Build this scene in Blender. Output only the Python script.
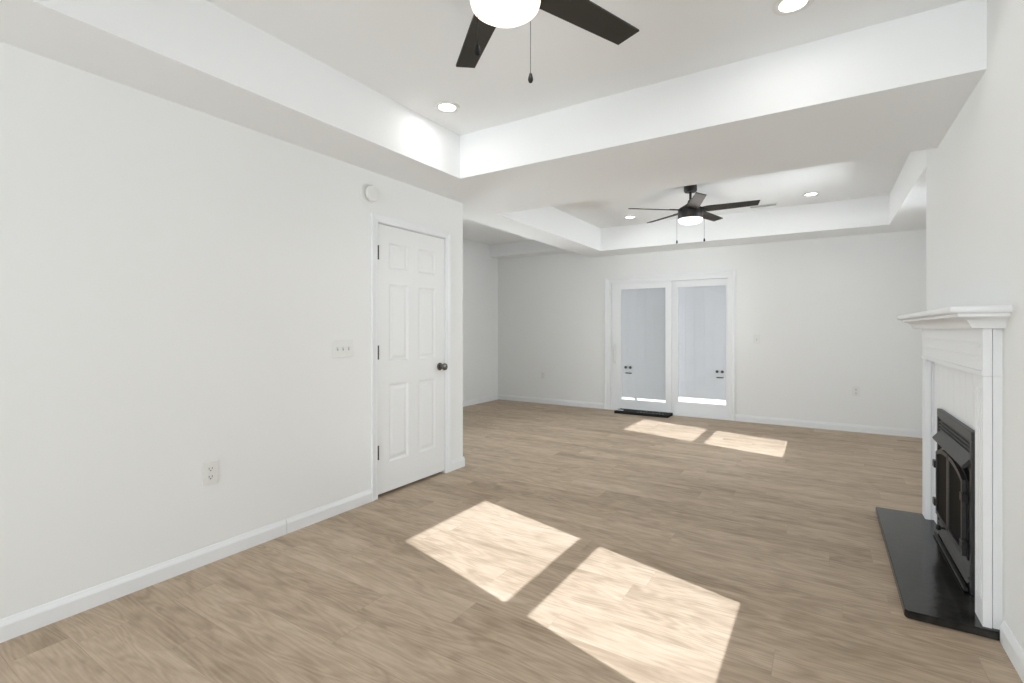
import bpy, bmesh, math
from mathutils import Vector, Matrix
C = bpy.context.scene
col = C.collection
for o in list(bpy.data.objects): bpy.data.objects.remove(o, do_unlink=True)
R = math.radians

# ------------------------------------------------------------------ camera, sky, sun, exposure
cam_d = bpy.data.cameras.new('camera'); cam = bpy.data.objects.new('camera', cam_d); col.objects.link(cam)
cam_d.sensor_width = 36; cam_d.lens = 492/1024*36; cam_d.shift_y = -11.9/1024
cam.location = (0, 0, 1.24); cam.rotation_euler = (R(90), 0, R(32.36)); cam_d.clip_start = .02
C.camera = cam
w = bpy.data.worlds.new('world'); C.world = w; w.use_nodes = True
bg = w.node_tree.nodes['Background']
bg.inputs[0].default_value = (.95, .97, 1, 1); bg.inputs[1].default_value = 2.4
sl = bpy.data.lights.new('sun', 'SUN'); sl.energy = 7.2; sl.angle = R(.4); sl.color = (.95, 1, 1.12)
sun = bpy.data.objects.new('sun', sl); col.objects.link(sun)
sun.rotation_euler = Vector((-1, .27, -.7)).to_track_quat('-Z', 'Y').to_euler()
C.view_settings.view_transform = 'Standard'; C.view_settings.look = 'None'
C.view_settings.gamma = 1; C.view_settings.use_curve_mapping = False
C.view_settings.exposure = 0.52

def area(name, loc, direction, sx, sy, power, color=(1, 1, 1)):
    l = bpy.data.lights.new(name, 'AREA'); l.shape = 'RECTANGLE'; l.size = sx; l.size_y = sy
    l.energy = power; l.color = color
    o = bpy.data.objects.new(name, l); col.objects.link(o); o.location = loc
    o.rotation_euler = Vector(direction).to_track_quat('-Z', 'Z').to_euler()
    return o
# daylight through the two right-hand windows, plus two added fill lamps
area('added_fill_back', (-1.1, -3.25, 1.45), (.12, 1, .15), 2.3, 1.5, 74, (.92, .965, 1))  # added fill from behind the camera
area('daylight_right', (.84, 1.775, 1.28), (-1, 0, .1), .78, 1.2, 8, (.92, .965, 1))
area('daylight_alcove', (1.26, 5.455, 1.6), (-1, 0, -.25), .78, 1.2, 45, (.92, .965, 1))

area('added_fill_far_left', (-5.1, 4.95, 1.45), (1, 0, .1), 1.3, 1.3, 34, (.92, .965, 1))  # added fill from the hidden wall, brightens beam and right wall

# ------------------------------------------------------------------ materials
def srgb(r, g, b):
    f = lambda c: (c/255/12.92) if c/255 <= .04045 else ((c/255+.055)/1.055)**2.4
    return (f(r), f(g), f(b), 1)
def mat(name, color, rough=.5, metal=0, bump=0, bscale=200, emit=None, estr=0, spec=.5):
    m = bpy.data.materials.new(name); m.use_nodes = True
    nt = m.node_tree; b = nt.nodes['Principled BSDF']
    b.inputs['Base Color'].default_value = color; b.inputs['Roughness'].default_value = rough
    b.inputs['Metallic'].default_value = metal; b.inputs['Specular IOR Level'].default_value = spec
    tc = nt.nodes.new('ShaderNodeTexCoord'); n = nt.nodes.new('ShaderNodeTexNoise')
    n.inputs['Scale'].default_value = bscale; nt.links.new(tc.outputs['Object'], n.inputs['Vector'])
    if bump:
        bp = nt.nodes.new('ShaderNodeBump'); bp.inputs['Strength'].default_value = bump; bp.inputs['Distance'].default_value = .002
        nt.links.new(n.outputs['Fac'], bp.inputs['Height']); nt.links.new(bp.outputs['Normal'], b.inputs['Normal'])
    else:
        mr = nt.nodes.new('ShaderNodeMapRange'); mr.inputs['To Min'].default_value = max(0, rough-.04); mr.inputs['To Max'].default_value = min(1, rough+.04)
        nt.links.new(n.outputs['Fac'], mr.inputs['Value']); nt.links.new(mr.outputs['Result'], b.inputs['Roughness'])
    if emit:
        b.inputs['Emission Color'].default_value = emit; b.inputs['Emission Strength'].default_value = estr
    return m
M = {}
M['wall'] = mat('wall_paint', (.865, .872, .862, 1), .85, bump=.05, bscale=350, spec=.2)
M['ceil'] = mat('ceiling_paint', (.92, .932, .935, 1), .9, bump=.05, bscale=300, spec=.15)
M['trim'] = mat('trim_paint', (.855, .87, .88, 1), .4)
M['mantel'] = mat('mantel_paint', (.88, .89, .895, 1), .38)
M['door'] = mat('door_paint', (.85, .86, .858, 1), .42, bump=.04, bscale=120)
M['plastic'] = mat('white_plastic', (.82, .82, .80, 1), .3)
M['slot'] = mat('dark_slot', (.05, .05, .05, 1), .6)
M['black'] = mat('black_metal', (.022, .02, .018, 1), .42, .3)
M['weight'] = mat('dull_black', (.012, .012, .012, 1), .8, spec=.2)
M['blade'] = mat('dark_bronze_blade', (.03, .027, .022, 1), .62, spec=.35)
M['nickel'] = mat('dark_nickel', (.16, .15, .14, 1), .25, .9)
M['steel'] = mat('grey_cast_metal', (.055, .054, .053, 1), .42, .6, bump=.1, bscale=400)
M['frame'] = mat('dark_door_metal', (.06, .06, .06, 1), .4, .6)
M['iron'] = mat('black_iron', (.018, .018, .018, 1), .4, .3)
M['hingem'] = mat('bronze_hinge', (.08, .075, .07, 1), .4, .7)
M['vent'] = mat('vent_paint', (.45, .45, .44, 1), .5)
M['concrete'] = mat('pale_concrete', (.8, .8, .78, 1), .9, bump=.3, bscale=60)
M['siding'] = mat('white_vinyl', (.73, .73, .74, 1), .5)
M['lamp'] = mat('lamp_lens', (.95, .95, .93, 1), .4, emit=(1, .97, .92, 1), estr=6)
M['globe'] = mat('frosted_globe', (.95, .93, .9, 1), .3, emit=(1, .80, .70, 1), estr=.9)
M['sun_block'] = mat('sun_block_wall', (.62, .6, .57, 1), .9, bump=.3, bscale=40)  # only on the added wall that blocks the sun

def floor_mat():
    m = bpy.data.materials.new('oak_vinyl_planks'); m.use_nodes = True; nt = m.node_tree; N = nt.nodes.new; L = nt.links.new
    b = nt.nodes['Principled BSDF']; tc = N('ShaderNodeTexCoord')
    br = N('ShaderNodeTexBrick'); br.offset = 0; br.offset_frequency = 2; br.squash = 1
    # every row of planks starts at its own random place
    sx = N('ShaderNodeSeparateXYZ'); L(tc.outputs['Object'], sx.inputs[0])
    rw = N('ShaderNodeMath'); rw.operation = 'MULTIPLY_ADD'; rw.inputs[1].default_value = 1/.18; rw.inputs[2].default_value = 60; L(sx.outputs[1], rw.inputs[0])
    fl = N('ShaderNodeMath'); fl.operation = 'FLOOR'; L(rw.outputs[0], fl.inputs[0])
    wn_ = N('ShaderNodeTexWhiteNoise'); wn_.noise_dimensions = '1D'; L(fl.outputs[0], wn_.inputs['W'])
    xs = N('ShaderNodeMath'); xs.operation = 'MULTIPLY_ADD'; xs.inputs[1].default_value = 1.22; xs.inputs[2].default_value = 24.4; L(wn_.outputs['Value'], xs.inputs[0])
    xa = N('ShaderNodeMath'); xa.operation = 'ADD'; L(xs.outputs[0], xa.inputs[0]); L(sx.outputs[0], xa.inputs[1])
    ya = N('ShaderNodeMath'); ya.operation = 'ADD'; ya.inputs[1].default_value = 10.8; L(sx.outputs[1], ya.inputs[0])
    cb = N('ShaderNodeCombineXYZ'); L(xa.outputs[0], cb.inputs[0]); L(ya.outputs[0], cb.inputs[1])
    br.inputs['Scale'].default_value = 1; br.inputs['Brick Width'].default_value = 1.22; br.inputs['Row Height'].default_value = .18
    br.inputs['Mortar Size'].default_value = .0009; br.inputs['Mortar Smooth'].default_value = .3
    br.inputs['Color1'].default_value = (0, 0, 0, 1); br.inputs['Color2'].default_value = (1, 1, 1, 1); br.inputs['Mortar'].default_value = (.5, .5, .5, 1)
    L(cb.outputs[0], br.inputs['Vector'])
    sep = N('ShaderNodeSeparateColor'); L(br.outputs['Color'], sep.inputs[0])
    # per plank shift of the grain
    comb = N('ShaderNodeCombineXYZ'); mu = N('ShaderNodeMath'); mu.operation = 'MULTIPLY'; mu.inputs[1].default_value = 37
    L(sep.outputs[0], mu.inputs[0]); L(mu.outputs[0], comb.inputs[0]); L(mu.outputs[0], comb.inputs[2])
    add = N('ShaderNodeVectorMath'); add.operation = 'ADD'; L(tc.outputs['Object'], add.inputs[0]); L(comb.outputs[0], add.inputs[1])
    def noise(sc, scale, det, dist=0):
        mp = N('ShaderNodeMapping'); mp.inputs['Scale'].default_value = sc; L(add.outputs[0], mp.inputs[0])
        n = N('ShaderNodeTexNoise'); n.inputs['Scale'].default_value = scale; n.inputs['Detail'].default_value = det; n.inputs['Distortion'].default_value = dist
        L(mp.outputs[0], n.inputs['Vector']); return n.outputs['Fac']
    broad = noise((.8, 5, 1), 1.6, 3, .4)
    fine = noise((3, 45, 1), 3.2, 4, .3)
    mott = noise((1.5, 3.5, 1), 2.4, 6, 1.2)
    mp = N('ShaderNodeMapping'); mp.inputs['Scale'].default_value = (.9, 7, 1); L(add.outputs[0], mp.inputs[0])
    wv = N('ShaderNodeTexNoise'); wv.inputs['Scale'].default_value = 1.1; wv.inputs['Detail'].default_value = 2; L(mp.outputs[0], wv.inputs['Vector'])
    mm = N('ShaderNodeMath'); mm.operation = 'MULTIPLY'; mm.inputs[1].default_value = 95; L(wv.outputs['Fac'], mm.inputs[0])
    sn = N('ShaderNodeMath'); sn.operation = 'SINE'; L(mm.outputs[0], sn.inputs[0])
    def lin(x, k, c):
        a = N('ShaderNodeMath'); a.operation = 'MULTIPLY_ADD'; a.inputs[1].default_value = k; a.inputs[2].default_value = c
        L(x, a.inputs[0]); return a.outputs[0]
    def plus(x, y):
        a = N('ShaderNodeMath'); a.operation = 'ADD'; L(x, a.inputs[0]); L(y, a.inputs[1]); return a.outputs[0]
    v = plus(plus(lin(broad, .65, -.325), lin(fine, .45, -.225)), plus(lin(mott, .7, -.35), lin(sep.outputs[0], .2, .38)))
    v = plus(v, lin(sn.outputs[0], .075, 0))
    cr = N('ShaderNodeValToRGB'); e = cr.color_ramp.elements
    e[0].position = .0; e[0].color = srgb(133, 114, 92); e[1].position = 1; e[1].color = srgb(214, 196, 174)
    k = e.new(.5); k.color = srgb(182, 162, 139)
    L(v, cr.inputs[0])
    mx = N('ShaderNodeMix'); mx.data_type = 'RGBA'; mx.inputs[7].default_value = srgb(120, 103, 86)
    f2 = N('ShaderNodeMath'); f2.operation = 'MULTIPLY'; f2.inputs[1].default_value = .3; L(br.outputs['Fac'], f2.inputs[0])
    L(f2.outputs[0], mx.inputs[0]); L(cr.outputs[0], mx.inputs[6]); L(mx.outputs[2], b.inputs['Base Color'])
    b.inputs['Roughness'].default_value = .5; b.inputs['Specular IOR Level'].default_value = .35
    bp = N('ShaderNodeBump'); bp.inputs['Strength'].default_value = .12; bp.inputs['Distance'].default_value = .001
    L(fine, bp.inputs['Height']); L(bp.outputs[0], b.inputs['Normal'])
    return m
M['floor'] = floor_mat()

def slate():
    m = mat('black_slate', (.02, .02, .02, 1), .3, bump=.25, bscale=25); nt = m.node_tree; N = nt.nodes.new; L = nt.links.new
    b = nt.nodes['Principled BSDF']; tc = N('ShaderNodeTexCoord'); n = N('ShaderNodeTexNoise'); n.inputs['Scale'].default_value = 6; n.inputs['Detail'].default_value = 7
    n.inputs['Distortion'].default_value = 1; L(tc.outputs['Object'], n.inputs['Vector'])
    cr = N('ShaderNodeValToRGB'); e = cr.color_ramp.elements; e[0].position = .38; e[0].color = (.006, .006, .006, 1); e[1].position = .75; e[1].color = (.05, .048, .045, 1)
    L(n.outputs['Fac'], cr.inputs[0]); L(cr.outputs[0], b.inputs['Base Color']); b.inputs['Specular IOR Level'].default_value = .4
    for q in nt.nodes:
        if q.type == 'MAP_RANGE': nt.nodes.remove(q)
    b.inputs['Roughness'].default_value = .16
    return m
M['slate'] = slate()
def glass():
    m = bpy.data.materials.new('window_glass'); m.use_nodes = True; nt = m.node_tree; N = nt.nodes.new; L = nt.links.new
    nt.nodes.remove(nt.nodes['Principled BSDF']); out = nt.nodes['Material Output']
    t = N('ShaderNodeBsdfTransparent'); t.inputs[0].default_value = (.97, .98, .98, 1); g = N('ShaderNodeBsdfGlossy'); g.inputs['Roughness'].default_value = .02
    fr = N('ShaderNodeFresnel'); fr.inputs[0].default_value = 1.5; mx = N('ShaderNodeMixShader')
    L(fr.outputs[0], mx.inputs[0]); L(t.outputs[0], mx.inputs[1]); L(g.outputs[0], mx.inputs[2]); L(mx.outputs[0], out.inputs[0])
    return m
M['glass'] = glass()
M['stoveglass'] = mat('smoked_stove_glass', (.012, .012, .011, 1), .3, spec=.03)
M['stoveglass'].node_tree.nodes['Principled BSDF'].inputs['IOR'].default_value = 1.15
def mat_weave():
    m = mat('black_fibre', (.012, .012, .012, 1), .95, bump=.8, bscale=300)
    return m
M['doormat'] = mat_weave()
M['fleck'] = mat('pale_print', (.28, .28, .27, 1), .8)

# ------------------------------------------------------------------ mesh helpers
class MB:
    def __init__(s): s.bm = bmesh.new()
    def box(s, x0, y0, z0, x1, y1, z1, bev=0):
        x0, x1 = sorted((x0, x1)); y0, y1 = sorted((y0, y1)); z0, z1 = sorted((z0, z1))
        r = bmesh.ops.create_cube(s.bm, size=1); vs = r['verts']
        for v in vs: v.co = Vector(((x0+x1)/2+v.co.x*(x1-x0), (y0+y1)/2+v.co.y*(y1-y0), (z0+z1)/2+v.co.z*(z1-z0)))
        if bev:
            es = list({e for v in vs for e in v.link_edges}); bmesh.ops.bevel(s.bm, geom=es, offset=bev, segments=2, affect='EDGES', profile=.5)
        return s
    def prism(s, pts, axis, a, b):
        """pts: 2-D outline in the plane of the two other axes (in order), extruded along axis from a to b"""
        def mk(p, t): return {'x': (t, p[0], p[1]), 'y': (p[0], t, p[1]), 'z': (p[0], p[1], t)}[axis]
        A = [s.bm.verts.new(mk(p, a)) for p in pts]; B = [s.bm.verts.new(mk(p, b)) for p in pts]
        n = len(pts); s.bm.faces.new(A); s.bm.faces.new(B[::-1])
        for i in range(n): s.bm.faces.new((A[i], B[i], B[(i+1) % n], A[(i+1) % n]))
        bmesh.ops.recalc_face_normals(s.bm, faces=s.bm.faces[:]); return s
    def lathe(s, prof, org=(0, 0, 0), axis='z', seg=40):
        """prof: (radius, height) list"""
        rings = []
        for r, h in prof:
            ring = []
            for i in range(seg):
                a = 2*math.pi*i/seg; c, d = r*math.cos(a), r*math.sin(a)
                p = {'z': (c, d, h), 'x': (h, c, d), 'y': (c, h, d)}[axis]
                ring.append(s.bm.verts.new(Vector(org)+Vector(p)))
            rings.append(ring)
        for q in range(len(rings)-1):
            for i in range(seg):
                j = (i+1) % seg; s.bm.faces.new((rings[q][i], rings[q][j], rings[q+1][j], rings[q+1][i]))
        s.bm.faces.new(rings[0][::-1]); s.bm.faces.new(rings[-1])
        bmesh.ops.recalc_face_normals(s.bm, faces=s.bm.faces[:]); return s
    def build(s, name, m, parent=None, smooth=False, base=None):
        me = bpy.data.meshes.new(name)
        off = Vector(base) if base is not None else (parent_base(parent) if parent else Vector((0, 0, 0)))
        for v in s.bm.verts: v.co -= off
        s.bm.to_mesh(me); s.bm.free()
        me.materials.append(m)
        if smooth:
            for p in me.polygons: p.use_smooth = True
            me.set_sharp_from_angle(angle=R(40))
        o = bpy.data.objects.new(name, me); col.objects.link(o)
        if parent: o.parent = parent
        else: o.location = off
        return o
def parent_base(o):
    v = Vector((0, 0, 0))
    while o: v += o.location; o = o.parent
    return v
def thing(name, label, cat, loc=(0, 0, 0), group=None):
    o = bpy.data.objects.new(name, None); col.objects.link(o); o.location = loc; o.empty_display_size = .1
    o['label'] = label; o['category'] = cat
    if group: o['group'] = group
    return o
def tag(o, label, cat, group=None):
    o['label'] = label; o['category'] = cat
    if group: o['group'] = group
    return o
def struct(o, label=None):
    o['kind'] = 'structure'
    if label: o['label'] = label
    return o

# ------------------------------------------------------------------ room shell
XL, XR, YF, ZC, ZS = -2.765, .605, 7.27, 2.71, 2.385
XFL, XA, YB = -4.9, 1.03, -3.1
f = MB().box(XFL-.1, YB-.1, -.12, XA+.1, YF+.1, 0).build('floor', M['floor']); struct(f, 'light oak plank floor')

c = MB()
c.box(XFL-.1, YB-.1, ZC, XA+.1, YF+.1, ZC+.15)
T = ZC+.01
c.box(XL-.0, YB, ZS, -2.33, 2.94, T)                       # soffit over the left wall
c.box(-2.33, YB, ZS, XR, -.15, T)                          # soffit behind the camera
c.box(XL-.0, 2.94, ZS, XR, 4.055, T)                       # dropped beam between the two trays
c.box(XFL, 3.53, ZS, XL-.0, 4.055, T)
c.box(-3.13, 4.055, ZS, -2.74, YF, T)                      # left edge of far tray
c.box(-2.74, 6.73, ZS, XR, YF, T)                          # far edge of far tray
c.box(XR, 4.45, ZS, XA, YF, T)                             # alcove soffit
c.box(XFL, 7.0, 2.5, -3.13, YF, T)                         # small header in the far left corner
c = c.build('ceiling', M['ceil']); struct(c, 'white tray ceiling with dropped beams')

# left wall with the closet door opening
DY0, DY1, DZ = 2.512, 3.29, 2.035
wl = MB(); xo = XL-.12
wl.box(xo, YB-.1, 0, XL, DY0, ZC); wl.box(xo, DY1, 0, XL, 3.53, ZC); wl.box(xo, DY0, DZ, XL, DY1, ZC)
wl.box(XFL, 3.41, 0, xo, 3.53, ZC)
wl.box(XL-.7, DY0-.16, 0, XL-.6, 3.41, ZC); wl.box(XL-.6, DY0-.16, 0, xo, DY0-.06, ZC); wl.box(XL-.6, 3.36, 0, xo, 3.41, ZC)
struct(wl.build('wall_left', M['wall']))
W4 = (4.2, 5.7, .75, 2.15); wq = MB()
wq.box(XFL-.12, 3.41, 0, XFL, W4[0], ZC); wq.box(XFL-.12, W4[1], 0, XFL, YF+.12, ZC); wq.box(XFL-.12, W4[0], 0, XFL, W4[1], W4[2]); wq.box(XFL-.12, W4[0], W4[3], XFL, W4[1], ZC)
struct(wq.build('wall_far_left', M['wall']))
wq = MB(); a_, b_ = XFL-.07, XFL-.03
wq.box(a_, W4[0], W4[2], b_, W4[0]+.05, W4[3]); wq.box(a_, W4[1]-.05, W4[2], b_, W4[1], W4[3]); wq.box(a_, W4[0]+.05, W4[2], b_, W4[1]-.05, W4[2]+.05)
wq.box(a_, W4[0]+.05, W4[3]-.05, b_, W4[1]-.05, W4[3]); wq.box(a_, 4.93, W4[2]+.05, b_, 4.97, W4[3]-.05)
w4 = struct(wq.build('added_window_4', M['trim'], base=(XFL, 4.95, W4[2])))  # out of view, added to let more light into the room
for p, q in ((W4[0]+.05, 4.93), (4.97, W4[1]-.05)): MB().box(XFL-.052, p, W4[2]+.05, XFL-.048, q, W4[3]-.05).build('window_pane', M['glass'], w4)
# far wall with sliding door opening
SX0, SX1, SZ = -2.83, -1.075, 2.0
wf = MB()
wf.box(XFL, YF, 0, SX0, YF+.14, ZC); wf.box(SX1, YF, 0, XA+.12, YF+.14, ZC); wf.box(SX0, YF, SZ, SX1, YF+.14, ZC)
struct(wf.build('wall_far', M['wall']))
# right wall: window off to the right of the frame, chimney wall end, alcove with window
W1 = (1.31, 2.24, .58, 1.99); W2 = (5.0, 5.90, .91, 2.30)
wr = MB(); t = .12
wr.box(XR, YB-.1, 0, XR+t, W1[0], ZC); wr.box(XR, W1[1], 0, XR+t, 4.45, ZC)
wr.box(XR, W1[0], 0, XR+t, W1[1], W1[2]); wr.box(XR, W1[0], W1[3], XR+t, W1[1], ZC)
wr.box(XR+t, 4.33, 0, XA+t, 4.45, ZC)
wr.box(XA, 4.45, 0, XA+t, W2[0], ZC); wr.box(XA, W2[1], 0, XA+t, YF, ZC)
wr.box(XA, W2[0], 0, XA+t, W2[1], W2[2]); wr.box(XA, W2[0], W2[3], XA+t, W2[1], ZC)
struct(wr.build('wall_right', M['wall']))
# back wall (behind the camera) with a wide window added to light the room
B = (-2.3, .1, .65, 2.2); wb = MB()
wb.box(XL, YB-.1, 0, B[0], YB, ZC); wb.box(B[1], YB-.1, 0, XR, YB, ZC)
wb.box(B[0], YB-.1, 0, B[1], YB, B[2]); wb.box(B[0], YB-.1, B[3], B[1], YB, ZC)
struct(wb.build('wall_back', M['wall']))

# windows
def side_window(name, xw, y0, y1, z0, z1, g, sashes):
    """double-hung window in a wall of constant x: g = (y0, y1) of the glass, sashes = ((z0, z1), (z0, z1))"""
    x0, x1 = xw+.01, xw+.05
    fr = MB()
    fr.box(x0, y0, z0, x1, g[0], z1); fr.box(x0, g[1], z0, x1, y1, z1)
    fr.box(x0, g[0], z0, x1, g[1], sashes[0][0]); fr.box(x0, g[0], sashes[0][1], x1, g[1], sashes[1][0]); fr.box(x0, g[0], sashes[1][1], x1, g[1], z1)
    o = fr.build(name, M['trim'], base=(xw, (y0+y1)/2, z0)); struct(o)
    for a, b in sashes: MB().box(xw+.028, g[0], a, xw+.032, g[1], b).build('window_pane', M['glass'], o)
    cs = MB(); k = .045
    cs.box(xw-.015, y0-k, z0-.02, xw-.0005, y0, z1+k); cs.box(xw-.015, y1, z0-.02, xw-.0005, y1+k, z1+k); cs.box(xw-.015, y0, z1, xw-.0005, y1, z1+k)
    cs.build('window_casing', M['trim'], o)
    MB().box(xw-.03, y0-.03, z0-.03, xw-.0005, y1+.03, z0-.005, .004).build('window_sill', M['trim'], o)
side_window('window_1', XR, W1[0], W1[1], W1[2], W1[3], (1.365, 2.187), ((.655, 1.217), (1.288, 1.91)))
side_window('window_2', XA, W2[0], W2[1], W2[2], W2[3], (5.05, 5.87), ((.965, 1.530), (1.588, 2.23)))
fr = MB(); y0, y1 = YB-.06, YB-.02
fr.box(B[0], y0, B[2], B[0]+.06, y1, B[3]); fr.box(B[1]-.06, y0, B[2], B[1], y1, B[3]); fr.box(B[0]+.06, y0, B[2], B[1]-.06, y1, B[2]+.06)
fr.box(B[0]+.06, y0, B[3]-.06, B[1]-.06, y1, B[3]); fr.box(-1.13, y0, B[2]+.06, -1.07, y1, B[3]-.06)
wn = fr.build('added_window_3', M['trim'], base=(-1.1, YB, B[2])); struct(wn)  # unseen window, put in for its light
for a, b in ((B[0]+.06, -1.13), (-1.07, B[1]-.06)): MB().box(a, YB-.042, B[2]+.06, b, YB-.038, B[3]-.06).build('window_pane', M['glass'], wn)

# baseboards
BP = [(0, 0), (.014, 0), (.014, .062), (.011, .07), (.007, .078), (.004, .086), (0, .088)]
def base_x(name, x, sgn, runs):     # board on a wall of constant x, room on the sgn side
    m = MB()
    for a, b in runs: m.prism([(x+sgn*p, q) for p, q in BP], 'y', a, b)
    return struct(m.build(name, M['trim']))
def base_y(name, y, sgn, runs):
    m = MB()
    for a, b in runs: m.prism([(y+sgn*p, q) for p, q in BP], 'x', a, b)
    return struct(m.build(name, M['trim']))
base_x('baseboard_left', XL, 1, ((YB, 1.7885), (1.7915, DY0-.045), (DY1+.055, 3.544)))
base_y('baseboard_left_return', 3.53, 1, ((XFL, XL),))
base_x('baseboard_far_left', XFL, 1, ((3.544, YF),))
base_y('baseboard_far', YF, -1, ((XFL+.014, SX0-.062), (SX1+.062, XA)))
base_x('baseboard_right', XR, -1, ((YB, 2.688), (4.165, 4.45)))
base_x('baseboard_alcove', XA, -1, ((4.45, YF-.014),))

# ------------------------------------------------------------------ closet door on the left wall
def rot_none(): pass
dr = thing('door_1', 'white six-panel closet door on the left wall', 'door', (XL, 2.9, 0)); del dr['category']; struct(dr)
y0, y1, z0, z1 = 2.522, 3.278, .024, 2.021
xf = XL-.004; th = .035
rows = ((.245, .83), (1.0, 1.585), (1.70, 1.895)); cols = ((y0+.115, y0+.115+.205), (y1-.115-.205, y1-.115))
slab = MB(); slab.box(xf-th, y0, z0, xf-.010, y1, z1)
ys = [y0, cols[0][0], cols[0][1], cols[1][0], cols[1][1], y1]; zs = [z0]+[q for r in rows for q in r]+[z1]
for i in (0, 2, 4): slab.box(xf-.010, ys[i], z0, xf, ys[i+1], z1)                 # stiles
for i in (1, 3):
    for j in (0, 2, 4, 6): slab.box(xf-.010, ys[i], zs[j], xf, ys[i+1], zs[j+1])  # rails
for a, b in cols:
    for p, q in rows:
        def ring(d, x): return [slab.bm.verts.new((x, yy, zz)) for yy, zz in ((a+d, p+d), (b-d, p+d), (b-d, q-d), (a+d, q-d))]
        R0, R1, R2, R3 = ring(0, xf), ring(.014, xf-.009), ring(.022, xf-.009), ring(.045, xf-.003)
        for A, Bq in ((R0, R1), (R1, R2), (R2, R3)):
            for i in range(4): slab.bm.faces.new((A[i], A[(i+1) % 4], Bq[(i+1) % 4], Bq[i]))
        slab.bm.faces.new(R3)
slab.build('door_slab', M['door'], dr)
jb = MB(); jb.box(xo, DY0-.0, 0, XL, y0-.003, DZ); jb.box(xo, y1+.003, 0, XL, DY1, DZ); jb.box(xo, y0-.003, z1+.004, XL, y1+.003, DZ)
jb.build('door_jamb', M['trim'], dr)
def casing(parent, prof, a0, a1, top, plane):
    """mitred door casing: prof (offset outwards, thickness) swept up, over and down; plane(a, z, t) -> xyz"""
    m = MB(); rings = []
    for (a, z, sa, sz) in ((a0, 0, -1, 0), (a0, top, -1, 1), (a1, top, 1, 1), (a1, 0, 1, 0)):
        rings.append([m.bm.verts.new(plane(a+sa*o, z+sz*o, t)) for o, t in prof])
    n = len(prof)
    for i in range(3):
        for j in range(n): m.bm.faces.new((rings[i][j], rings[i][(j+1) % n], rings[i+1][(j+1) % n], rings[i+1][j]))
    m.bm.faces.new(rings[0]); m.bm.faces.new(rings[3][::-1]); bmesh.ops.recalc_face_normals(m.bm, faces=m.bm.faces[:])
    return m.build('door_casing', M['trim'], parent)
CP = [(0, 0), (0, .009), (.008, .012), (.02, .010), (.035, .014), (.05, .018), (.058, .018), (.058, 0)]
casing(dr, CP, 2.516, 3.284, 2.028, lambda a, z, t: (XL+t, a, z))
for zc in (1.806, 1.072, .337):
    h = MB(); h.lathe([(.0075, -.048), (.0075, .048)], (XL+.007, 2.5195, zc), 'z', 12)
    h.lathe([(.009, -.051), (.009, -.047)], (XL+.007, 2.5195, zc), 'z', 12); h.lathe([(.009, .047), (.009, .051)], (XL+.007, 2.5195, zc), 'z', 12)
    o = h.build('hinge', M['hingem'], dr, True)
kb = MB().lathe([(.033, 0), (.033, .006), (.024, .012), (.013, .014), (.012, .03), (.018, .036), (.028, .046), (.031, .056), (.028, .066), (.016, .071), (.001, .072)], (xf, 3.215, .925), 'x', 32).build('door_knob', M['nickel'], dr, True)
kb['label'] = 'dark nickel round knob'

# ------------------------------------------------------------------ sliding glass door in the far wall
sd = thing('door_2', 'white sliding glass door in the far wall', 'door', (-1.95, YF, 0)); del sd['category']; struct(sd)
fm = MB(); yo = YF+.13
fm.box(SX0, YF-.005, 0, SX0+.05, yo, SZ); fm.box(SX1-.03, YF-.005, 0, SX1, yo, SZ); fm.box(SX0+.05, YF-.005, SZ-.05, SX1-.03, yo, SZ); fm.box(SX0+.05, YF-.005, 0, SX1-.03, yo, .035)
for k in (0, 1, 2): fm.box(SX0+.05, YF+.004+k*.045, .035, SX1-.03, YF+.010+k*.045, .045)
fm.build('door_frame', M['trim'], sd)
def panel(x0, x1, gx0, gx1, gz0, gz1, y, nm):
    p = MB(); a, b = .046, SZ-.051
    p.box(x0, y, a, gx0, y+.035, b); p.box(gx1, y, a, x1, y+.035, b); p.box(gx0, y, a, gx1, y+.035, gz0); p.box(gx0, y, gz1, gx1, y+.035, b)
    g = .012
    p.box(gx0, y+.004, gz0, gx0+g, y+.03, gz1); p.box(gx1-g, y+.004, gz0, gx1, y+.03, gz1); p.box(gx0+g, y+.004, gz0, gx1-g, y+.03, gz0+g); p.box(gx0+g, y+.004, gz1-g, gx1-g, y+.03, gz1)
    o = p.build(nm, M['trim'], sd)
    MB().box(gx0+g, y+.015, gz0+g, gx1-g, y+.019, gz1-g).build('glass_pane', M['glass'], o)
    return o
lp = panel(SX0+.052, -1.87, -2.64, -1.945, .158, 1.868, YF+.012, 'sliding_panel')
rp = panel(-1.90, SX1-.032, -1.80, -1.13, .18, 1.868, YF+.058, 'fixed_panel')
hd = MB(); hd.box(-2.735, YF-.006, .72, -2.705, YF+.012, 1.02, .004); hd.box(-2.728, YF-.04, .76, -2.712, YF-.022, .98, .006)
hd.box(-2.728, YF-.028, .76, -2.712, YF-.004, .785); hd.box(-2.728, YF-.028, .955, -2.712, YF-.004, .98)
hd.build('pull_handle', M['plastic'], lp)
casing(sd, CP, SX0, SX1, SZ+.004, lambda a, z, t: (a, YF-t, z))

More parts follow.
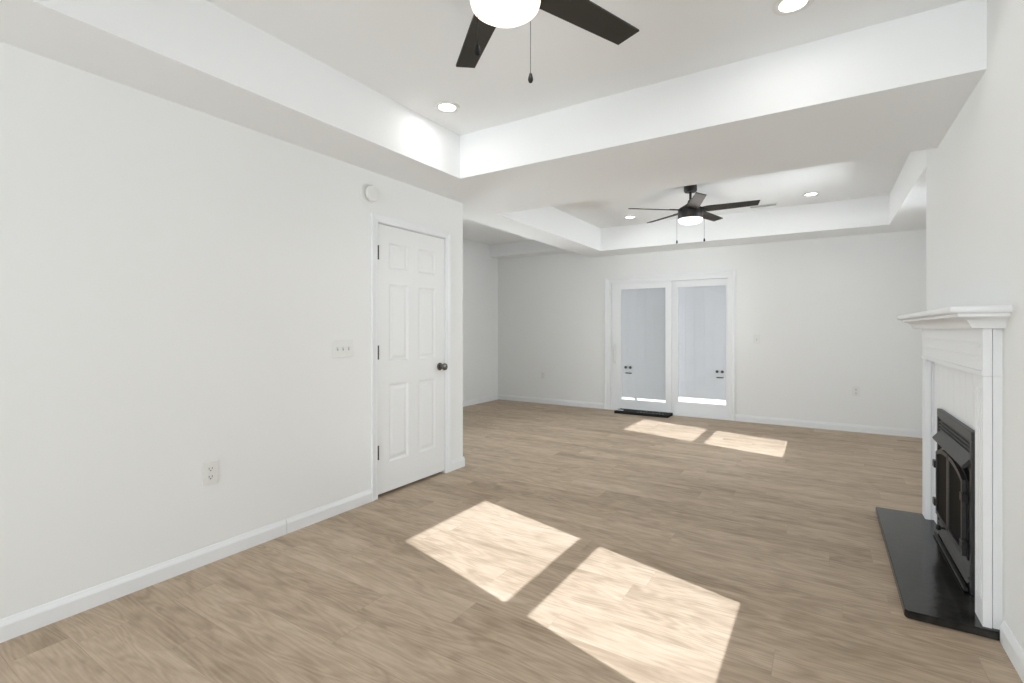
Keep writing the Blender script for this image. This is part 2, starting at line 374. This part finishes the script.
# outside the sliding door: porch with white boarded screens
struct(MB().box(-7, YF+.14, -.2, 5, 16, -.05).build('porch_floor', M['concrete']), 'pale sunlit concrete outside the sliding door')
def screen(x0, x1, y, z0, z1, label, knobs, posts):
    t = thing('boarded_screen', label, 'screen', ((x0+x1)/2, y, z0))
    m = MB(); n = int((x1-x0)/.15); d = (x1-x0)/n
    for i in range(n): m.box(x0+i*d+.0002, y, z0, x0+(i+1)*d-.0002, y+.03, z1, .001)
    m.box(x0, y+.022, z0, x1, y+.06, z1)
    m.build('boards', M['siding'], t)
    for k in posts: MB().box(k-.018, y+.06, -.05, k+.018, y+.1, z1).build('post', M['siding'], t)
    for kx, kz in knobs:
        for s in (-.04, .04):
            MB().lathe([(.008, 0), (.008, -.02), (.02, -.026), (.024, -.036), (.018, -.046), (.001, -.048)], (kx+s, y, kz), 'y', 20).build('round_knob', M['black'], t, True)
        MB().box(kx-.055, y-.008, kz-.11, kx+.055, y, kz-.09, .002).build('latch_plate', M['nickel'], t)
screen(-3.9, -2.045, 8.12, .085, 2.5, 'white boarded screen outside the left pane of the sliding glass door', ((-2.80, .60),), (-3.85, -2.70))
screen(-2.6, .6, 8.66, .085, 2.5, 'white boarded screen outside the right pane of the sliding glass door', ((-1.44, .55),), (-2.22, -.2))
struct(MB().box(-5, YF+.14, 2.52, 2.9, 8.8, 2.6).build('porch_roof', M['siding']), 'porch roof')
struct(MB().box(XA+.12, YF, -.2, 2.9, YF+.14, 5).build('sun_block_wall', M['sun_block']), 'unseen wall added to shade the porch screens')  # out of view, added to keep the sun off the screens

# ------------------------------------------------------------------ fireplace
HZ = .035
hs = MB(); hs.prism([(.294, 2.700), (.304, 2.690), (XR-.016, 2.690), (XR-.003, 2.70), (XR-.003, 4.16), (.297, 4.155)], 'z', .001, HZ)
es = [e for e in hs.bm.edges]; bmesh.ops.bevel(hs.bm, geom=es, offset=.004, segments=2, affect='EDGES')
tag(hs.build('hearth_slab', M['slate'], base=(.45, 3.38, 0)), 'black slate hearth slab on the floor before the fireplace', 'hearth')

mt = thing('fireplace_surround', 'white fluted fireplace surround with a moulded mantel shelf', 'fireplace surround', (XR, 3.4, HZ))
XP = .545; PZ = 1.05
def pilaster(ya, yb):
    m = MB(); n = 4; wd = yb-ya; e = .014; fl = (wd-2*e)/(2*n-1)
    m.box(XP+.006, ya, HZ, XP+.028, yb, PZ)
    m.box(XP, ya, HZ, XP+.006, ya+e, PZ); m.box(XP, yb-e, HZ, XP+.006, yb, PZ)
    m.box(XP, ya+e, HZ, XP+.006, yb-e, HZ+.10); m.box(XP, ya+e, PZ-.05, XP+.006, yb-e, PZ)
    for i in range(1, n): m.box(XP, ya+e+fl*(2*i-1), HZ+.10, XP+.006, ya+e+fl*2*i, PZ-.05)
    m.box(XP+.031, ya+.006, HZ, XR-.0, yb-.006, PZ)           # return to the wall, a shadow gap behind the face board
    return m.build('pilaster', M['mantel'], mt)
pilaster(2.71, 2.83); pilaster(4.05, 4.155)
fz = MB(); fz.box(XP, 2.71, PZ+.001, XP+.028, 4.155, 1.255); fz.box(XP+.031, 2.716, PZ+.001, XR, 4.149, 1.255)
fz.box(XP-.006, 2.704, PZ+.001, XP-.0, 4.161, PZ+.022, .002); fz.box(XP-.004, 2.75, 1.11, XP, 4.115, 1.13, .001); fz.box(XP-.004, 2.75, 1.165, XP, 4.115, 1.185, .001)
fz.build('frieze', M['mantel'], mt)
# crown and shelf: profile (projection from the frieze, z), swept around near end, front and far end with mitres
prof = [(0, 1.245), (.040, 1.245), (.044, 1.252), (.048, 1.262), (.058, 1.274), (.074, 1.284), (.086, 1.288), (.092, 1.292), (.092, 1.303), (.112, 1.306), (.118, 1.311), (.120, 1.320), (.118, 1.329), (.112, 1.334), (0, 1.334)]
m = MB(); ringsv = []
for (px, py, sx, sy) in ((XR, 2.71, 0, -1), (XP, 2.71, -1, -1), (XP, 4.155, -1, 1), (XR, 4.155, 0, 1)):
    ringsv.append([m.bm.verts.new((px+sx*p, py+sy*p, z)) for p, z in prof])
n = len(prof)
for i in range(3):
    for j in range(n-1): m.bm.faces.new((ringsv[i][j], ringsv[i][j+1], ringsv[i+1][j+1], ringsv[i+1][j]))
m.bm.faces.new([ringsv[k][-1] for k in range(4)]); bmesh.ops.recalc_face_normals(m.bm, faces=m.bm.faces[:])
m.build('mantel_shelf', M['mantel'], mt, True)
pn = MB(); k = 9; wd = (4.05-2.83)/k
for i in range(k): pn.box(XR-.016, 2.83+i*wd+.0015, HZ, XR-.003, 2.83+(i+1)*wd-.0015, PZ, .002)
pn.box(XR-.008, 2.83, HZ, XR, 4.05, PZ); pn.build('boarded_panel', M['mantel'], mt)

ins = thing('fireplace_insert', 'grey and black metal fireplace insert with arched double glass doors', 'fireplace insert', (XR-.02, 3.4, HZ))
xi = XR-.016; y0, y1 = 3.0, 3.8; zt = .775
b = MB(); b.box(xi-.024, y0, zt-.045, xi-.0005, y1, zt, .003); b.box(xi-.024, y0, HZ+.002, xi-.0005, y0+.03, zt-.045); b.box(xi-.024, y1-.03, HZ+.002, xi-.0005, y1, zt-.045)
b.box(xi-.006, y0+.03, HZ+.002, xi-.0005, y1-.03, zt-.045); b.build('surround_plate', M['steel'], ins)
MB().box(xi-.0085, y0+.031, .65, xi-.0062, y1-.031, zt-.046).build('louvre_backing', M['iron'], ins)
lv = MB()
for i in range(4):
    z = .662+i*.0195; lv.prism([(xi-.020, z), (xi-.018, z+.004), (xi-.0088, z+.007), (xi-.0088, z+.003)], 'y', y0+.03, y1-.03)
lv.build('upper_louvre', M['steel'], ins)
hdm = MB(); hdm.prism([(xi-.008, .656), (xi-.010, .658), (xi-.050, .608), (xi-.048, .600), (xi-.04, .598), (xi-.008, .63)], 'y', y0+.04, y1-.03)
hdm.build('heat_hood', M['steel'], ins)
bt = MB()
for i in range(4):
    z = .075+i*.024; bt.prism([(xi-.035+i*.004, z), (xi-.031+i*.004, z-.002), (xi-.012, z+.008), (xi-.016, z+.010)], 'y', y0+.03, y1-.03)
bt.box(xi-.045, y0+.02, HZ+.004, xi-.03, y1-.02, HZ+.018, .002); bt.build('lower_louvre', M['steel'], ins)
zb = .18
def top(y):      # arch of the doors
    return .49+.095*math.sqrt(max(0, 1-((y-3.4)/.36)**2))
bd = MB(); pts = [(3.06, zb-.01)]+[(3.06+.68*i/24, top(3.06+.68*i/24)+.015) for i in range(25)]+[(3.74, zb-.01)]
bd.prism(pts, 'x', xi-.0245, xi-.006); bd.build('firebox_frame', M['iron'], ins)
def leaf(ya, yb):
    N_ = 16; s_ = .022
    def outline(d):
        a, c_ = ya+d, yb-d
        return [(a, zb+d)]+[(a+(c_-a)*i/N_, top(a+(c_-a)*i/N_)-d) for i in range(N_+1)]+[(c_, zb+d)]
    O, I = outline(0), outline(s_); mm = MB(); x0, x1 = xi-.042, xi-.026
    vo = [[mm.bm.verts.new((x, *p)) for p in q] for q in (O, I) for x in (x0, x1)]
    n_ = len(O)
    for i in range(n_):
        j = (i+1) % n_
        mm.bm.faces.new((vo[0][i], vo[0][j], vo[2][j], vo[2][i])); mm.bm.faces.new((vo[1][i], vo[1][j], vo[3][j], vo[3][i]))
        mm.bm.faces.new((vo[0][i], vo[0][j], vo[1][j], vo[1][i])); mm.bm.faces.new((vo[2][i], vo[2][j], vo[3][j], vo[3][i]))
    bmesh.ops.recalc_face_normals(mm.bm, faces=mm.bm.faces[:])
    o = mm.build('glass_door', M['frame'], ins)
    MB().prism(I, 'x', xi-.036, xi-.031).build('glass_pane', M['stoveglass'], o)
    return o
l1 = leaf(3.08, 3.395); l2 = leaf(3.405, 3.72)
for yy, lf, sg in ((3.74, l2, 1), (3.06, l1, -1)):
    for zz in (.24, .46): MB().box(xi-.05, yy-.025, zz-.02, xi-.026, yy+.025, zz+.02, .003).build('door_hinge', M['iron'], lf)
MB().lathe([(.006, 0), (.006, -.02), (.014, -.026), (.016, -.036), (.010, -.044), (.001, -.046)], (xi-.026, 3.52, .158), 'x', 16).build('air_control_knob', M['iron'], ins, True)

# ------------------------------------------------------------------ ceiling fans
def fan(loc, ang, chain_ang, label, power, chain_r=.126):
    f = thing('ceiling_fan', label, 'ceiling fan', loc, 'five-blade ceiling fans')
    z0 = 0
    def P(mb): return mb
    base = Vector(loc)
    def lathe(prof, name, m):
        return MB().lathe([(r, h) for r, h in prof], loc, 'z', 48).build(name, m, f, True)
    lathe([(.001, 0), (.062, 0), (.064, -.012), (.064, -.055), (.055, -.068), (.001, -.07)], 'canopy', M['black'])
    lathe([(.0125, -.06), (.0125, -.195)], 'downrod', M['black'])
    lathe([(.02, -.15), (.026, -.16), (.028, -.178), (.05, -.196), (.10, -.225), (.119, -.24), (.122, -.25), (.122, -.333), (.118, -.339), (.001, -.34)], 'motor_housing', M['black'])
    lathe([(.118, -.341), (.12, -.353), (.115, -.368), (.095, -.382), (.06, -.389), (.001, -.391)], 'light_globe', M['globe'])
    for k in range(5):
        a = R(ang+72*k); bm = MB(); rot = Matrix.Rotation(a, 4, 'Z') @ Matrix.Rotation(R(-13), 4, 'X')
        out = [(.10, -.045), (.17, -.062), (.638, -.054), (.616, .042), (.17, .056), (.10, .042)]
        bm.prism([(x, y) for x, y in out], 'z', -.004, .004)
        for v in bm.bm.verts: v.co = rot @ v.co + base + Vector((0, 0, -.255))
        o = bm.build('fan_blade', M['blade'], f)
        ir = MB(); ir.box(.09, -.022, .005, .2, .022, .009); ir.box(.185, -.03, .005, .215, .03, .009)
        for v in ir.bm.verts: v.co = rot @ v.co + base + Vector((0, 0, -.255))
        ir.build('blade_bracket', M['black'], o)
    for s, ln in ((0, .235), (180, .235)):
        a = R(chain_ang+s); px, py = loc[0]+chain_r*math.cos(a), loc[1]+chain_r*math.sin(a)
        o = MB().lathe([(.0012, -.31), (.0012, -.31-ln)], (px, py, loc[2]), 'z', 6).build('pull_chain', M['weight'], f)
        MB().lathe([(.001, .0), (.005, -.006), (.009, -.022), (.0095, -.028), (.006, -.036), (.001, -.038)], (px, py, loc[2]-.31-ln), 'z', 16).build('pull_weight', M['weight'], o, True)
    l = bpy.data.lights.new('fan_light', 'POINT'); l.energy = power; l.shadow_soft_size = .1; l.color = (1, .95, .91)
    lo = bpy.data.objects.new('fan_light', l); col.objects.link(lo); lo.parent = f; lo.location = (0, 0, -.47)
    return f
YAW = 32.36
fan((-.918, 1.407, ZC), 36.5+YAW, 45+YAW, 'dark bronze ceiling fan with lit globe, nearest the camera', 2.6)
fan((-1.149, 5.214, ZC), -29+YAW, -26+YAW, 'dark bronze ceiling fan with lit globe in the far room', 3.5, .132)

# ------------------------------------------------------------------ recessed lights
def can(x, y, label, power):
    t = thing('recessed_light', label, 'ceiling light', (x, y, ZC), 'recessed ceiling lights')
    MB().lathe([(.056, -.0005), (.084, -.0005), (.084, -.004), (.078, -.007), (.060, -.007), (.056, -.004)], (x, y, ZC), 'z', 48).build('trim_ring', M['plastic'], t, True)
    MB().lathe([(.001, -.0005), (.056, -.0005), (.056, -.004), (.001, -.0045)], (x, y, ZC), 'z', 40).build('light_lens', M['lamp'], t)
    l = bpy.data.lights.new('recessed_lamp', 'AREA'); l.shape = 'DISK'; l.size = .11; l.energy = power; l.color = (1, .97, .93)
    o = bpy.data.objects.new('recessed_lamp', l); col.objects.link(o); o.parent = t; o.location = (0, 0, -.012)
can(-2.10, 2.515, 'round recessed light left of the near fan, above the closet door', .8)
can(-.117, 2.547, 'round recessed light at the top edge, right of the near fan', .7)
can(-2.137, 6.25, 'round recessed light left of the far fan', .6)
can(-.117, 6.24, 'round recessed light right of the far fan', .6)

# ceiling register beside the far fan
vt = thing('ceiling_vent', 'white slotted air vent in the far tray ceiling, behind the fan', 'vent', (-.6, 6.5, ZC))
MB().box(-.76, 6.44, ZC-.008, -.45, 6.56, ZC-.0005, .002).build('vent_frame', M['plastic'], vt)
v = MB()
for i in range(6): v.box(-.74, 6.455+i*.016, ZC-.011, -.47, 6.461+i*.016, ZC-.0082)
v.build('slats', M['vent'], vt)

# ------------------------------------------------------------------ wall fittings
al = thing('smoke_alarm', 'round white smoke alarm on the left wall above the closet door', 'smoke alarm', (XL, 2.445, 2.215))
MB().lathe([(.071, .0005), (.071, .006), (.062, .011), (.001, .011)], (XL, 2.425, 2.213), 'x', 40).build('mounting_plate', M['plastic'], al, True)
MB().lathe([(.03, .011), (.03, .026), (.056, .028), (.058, .04), (.052, .05), (.03, .054), (.001, .054)], (XL, 2.44, 2.213), 'x', 40).build('alarm_body', M['plastic'], al, True)
MB().lathe([(.012, .0545), (.012, .056), (.001, .056)], (XL, 2.45, 2.222), 'x', 20).build('test_button', M['plastic'], al)

def plate(name, axis, wallc, a, z, w_, h_, sgn, label, cat, kind, n=1):
    """plate on a wall; axis = the wall's normal axis; a = centre along the wall"""
    loc = (wallc, a, z) if axis == 'x' else (a, wallc, z)
    t = thing(name, label, cat, loc)
    def bx(m, a0, z0, d0, a1, z1, d1, bev=0):
        if axis == 'x': m.box(wallc+sgn*d0, a+a0, z+z0, wallc+sgn*d1, a+a1, z+z1, bev)
        else: m.box(a+a0, wallc+sgn*d0, z+z0, a+a1, wallc+sgn*d1, z+z1, bev)
        return m
    bx(MB(), -w_/2, -h_/2, .0005, w_/2, h_/2, .007, .002).build('face_plate', M['plastic'], t)
    if kind == 'outlet':
        for s in (-.022, .022):
            o = bx(MB(), -.017, s-.015, .0072, .017, s+.015, .0095, .001).build('socket', M['plastic'], t)
            q = MB()
            bx(q, -.009, s-.003, .0096, -.0065, s+.008, .0104); bx(q, .0065, s-.003, .0096, .009, s+.008, .0104); bx(q, -.003, s-.011, .0096, .003, s-.006, .0104)
            q.build('slots', M['slot'], o)
    else:
        for i in range(n):
            c_ = (i-(n-1)/2)*.046
            o = bx(MB(), c_-.005, -.012, .0072, c_+.005, .012, .009).build('toggle_slot', M['vent'], t)
            bx(MB(), c_-.004, -.001, .009, c_+.004, .010, .02, .001).build('toggle', M['plastic'], o)
    return t
plate('light_switch', 'x', XL, 2.21, 1.11, .165, .118, 1, 'white three-gang light switch on the left wall beside the closet door', 'light switch', 'switch', 3)
plate('electrical_outlet', 'x', XL, 1.353, .477, .078, .122, 1, 'white outlet low on the left wall nearest the camera', 'outlet', 'outlet')
plate('electrical_outlet', 'y', YF, .33, .493, .078, .122, -1, 'white outlet low on the far wall right of the sliding door', 'outlet', 'outlet')
plate('electrical_outlet', 'y', YF, -3.99, .476, .074, .12, -1, 'white outlet low on the far wall left of the sliding door', 'outlet', 'outlet')
plate('light_switch', 'y', YF, -.753, 1.11, .078, .12, -1, 'white light switch on the far wall just right of the sliding door', 'light switch', 'switch', 1)

# mat in front of the sliding door
mb = thing('doormat', 'black rectangular mat on the floor before the sliding glass door', 'mat', (-2.235, 7.12, 0))
MB().box(-2.63, 6.98, .001, -1.84, 7.245, .038, .006).build('mat_pile', M['doormat'], mb)
for i in range(9): MB().box(-2.30+i*.045, 7.03, .0382, -2.275+i*.045, 7.045, .0395).build('printed_fleck', M['fleck'], mb)
for i in range(4): MB().box(-2.30+i*.09, 7.15, .0382, -2.265+i*.09, 7.162, .0395).build('printed_fleck', M['fleck'], mb)
MB().box(-2.64, 7.05, .0382, -2.52, 7.09, .0412).build('pale_tab', M['trim'], mb)
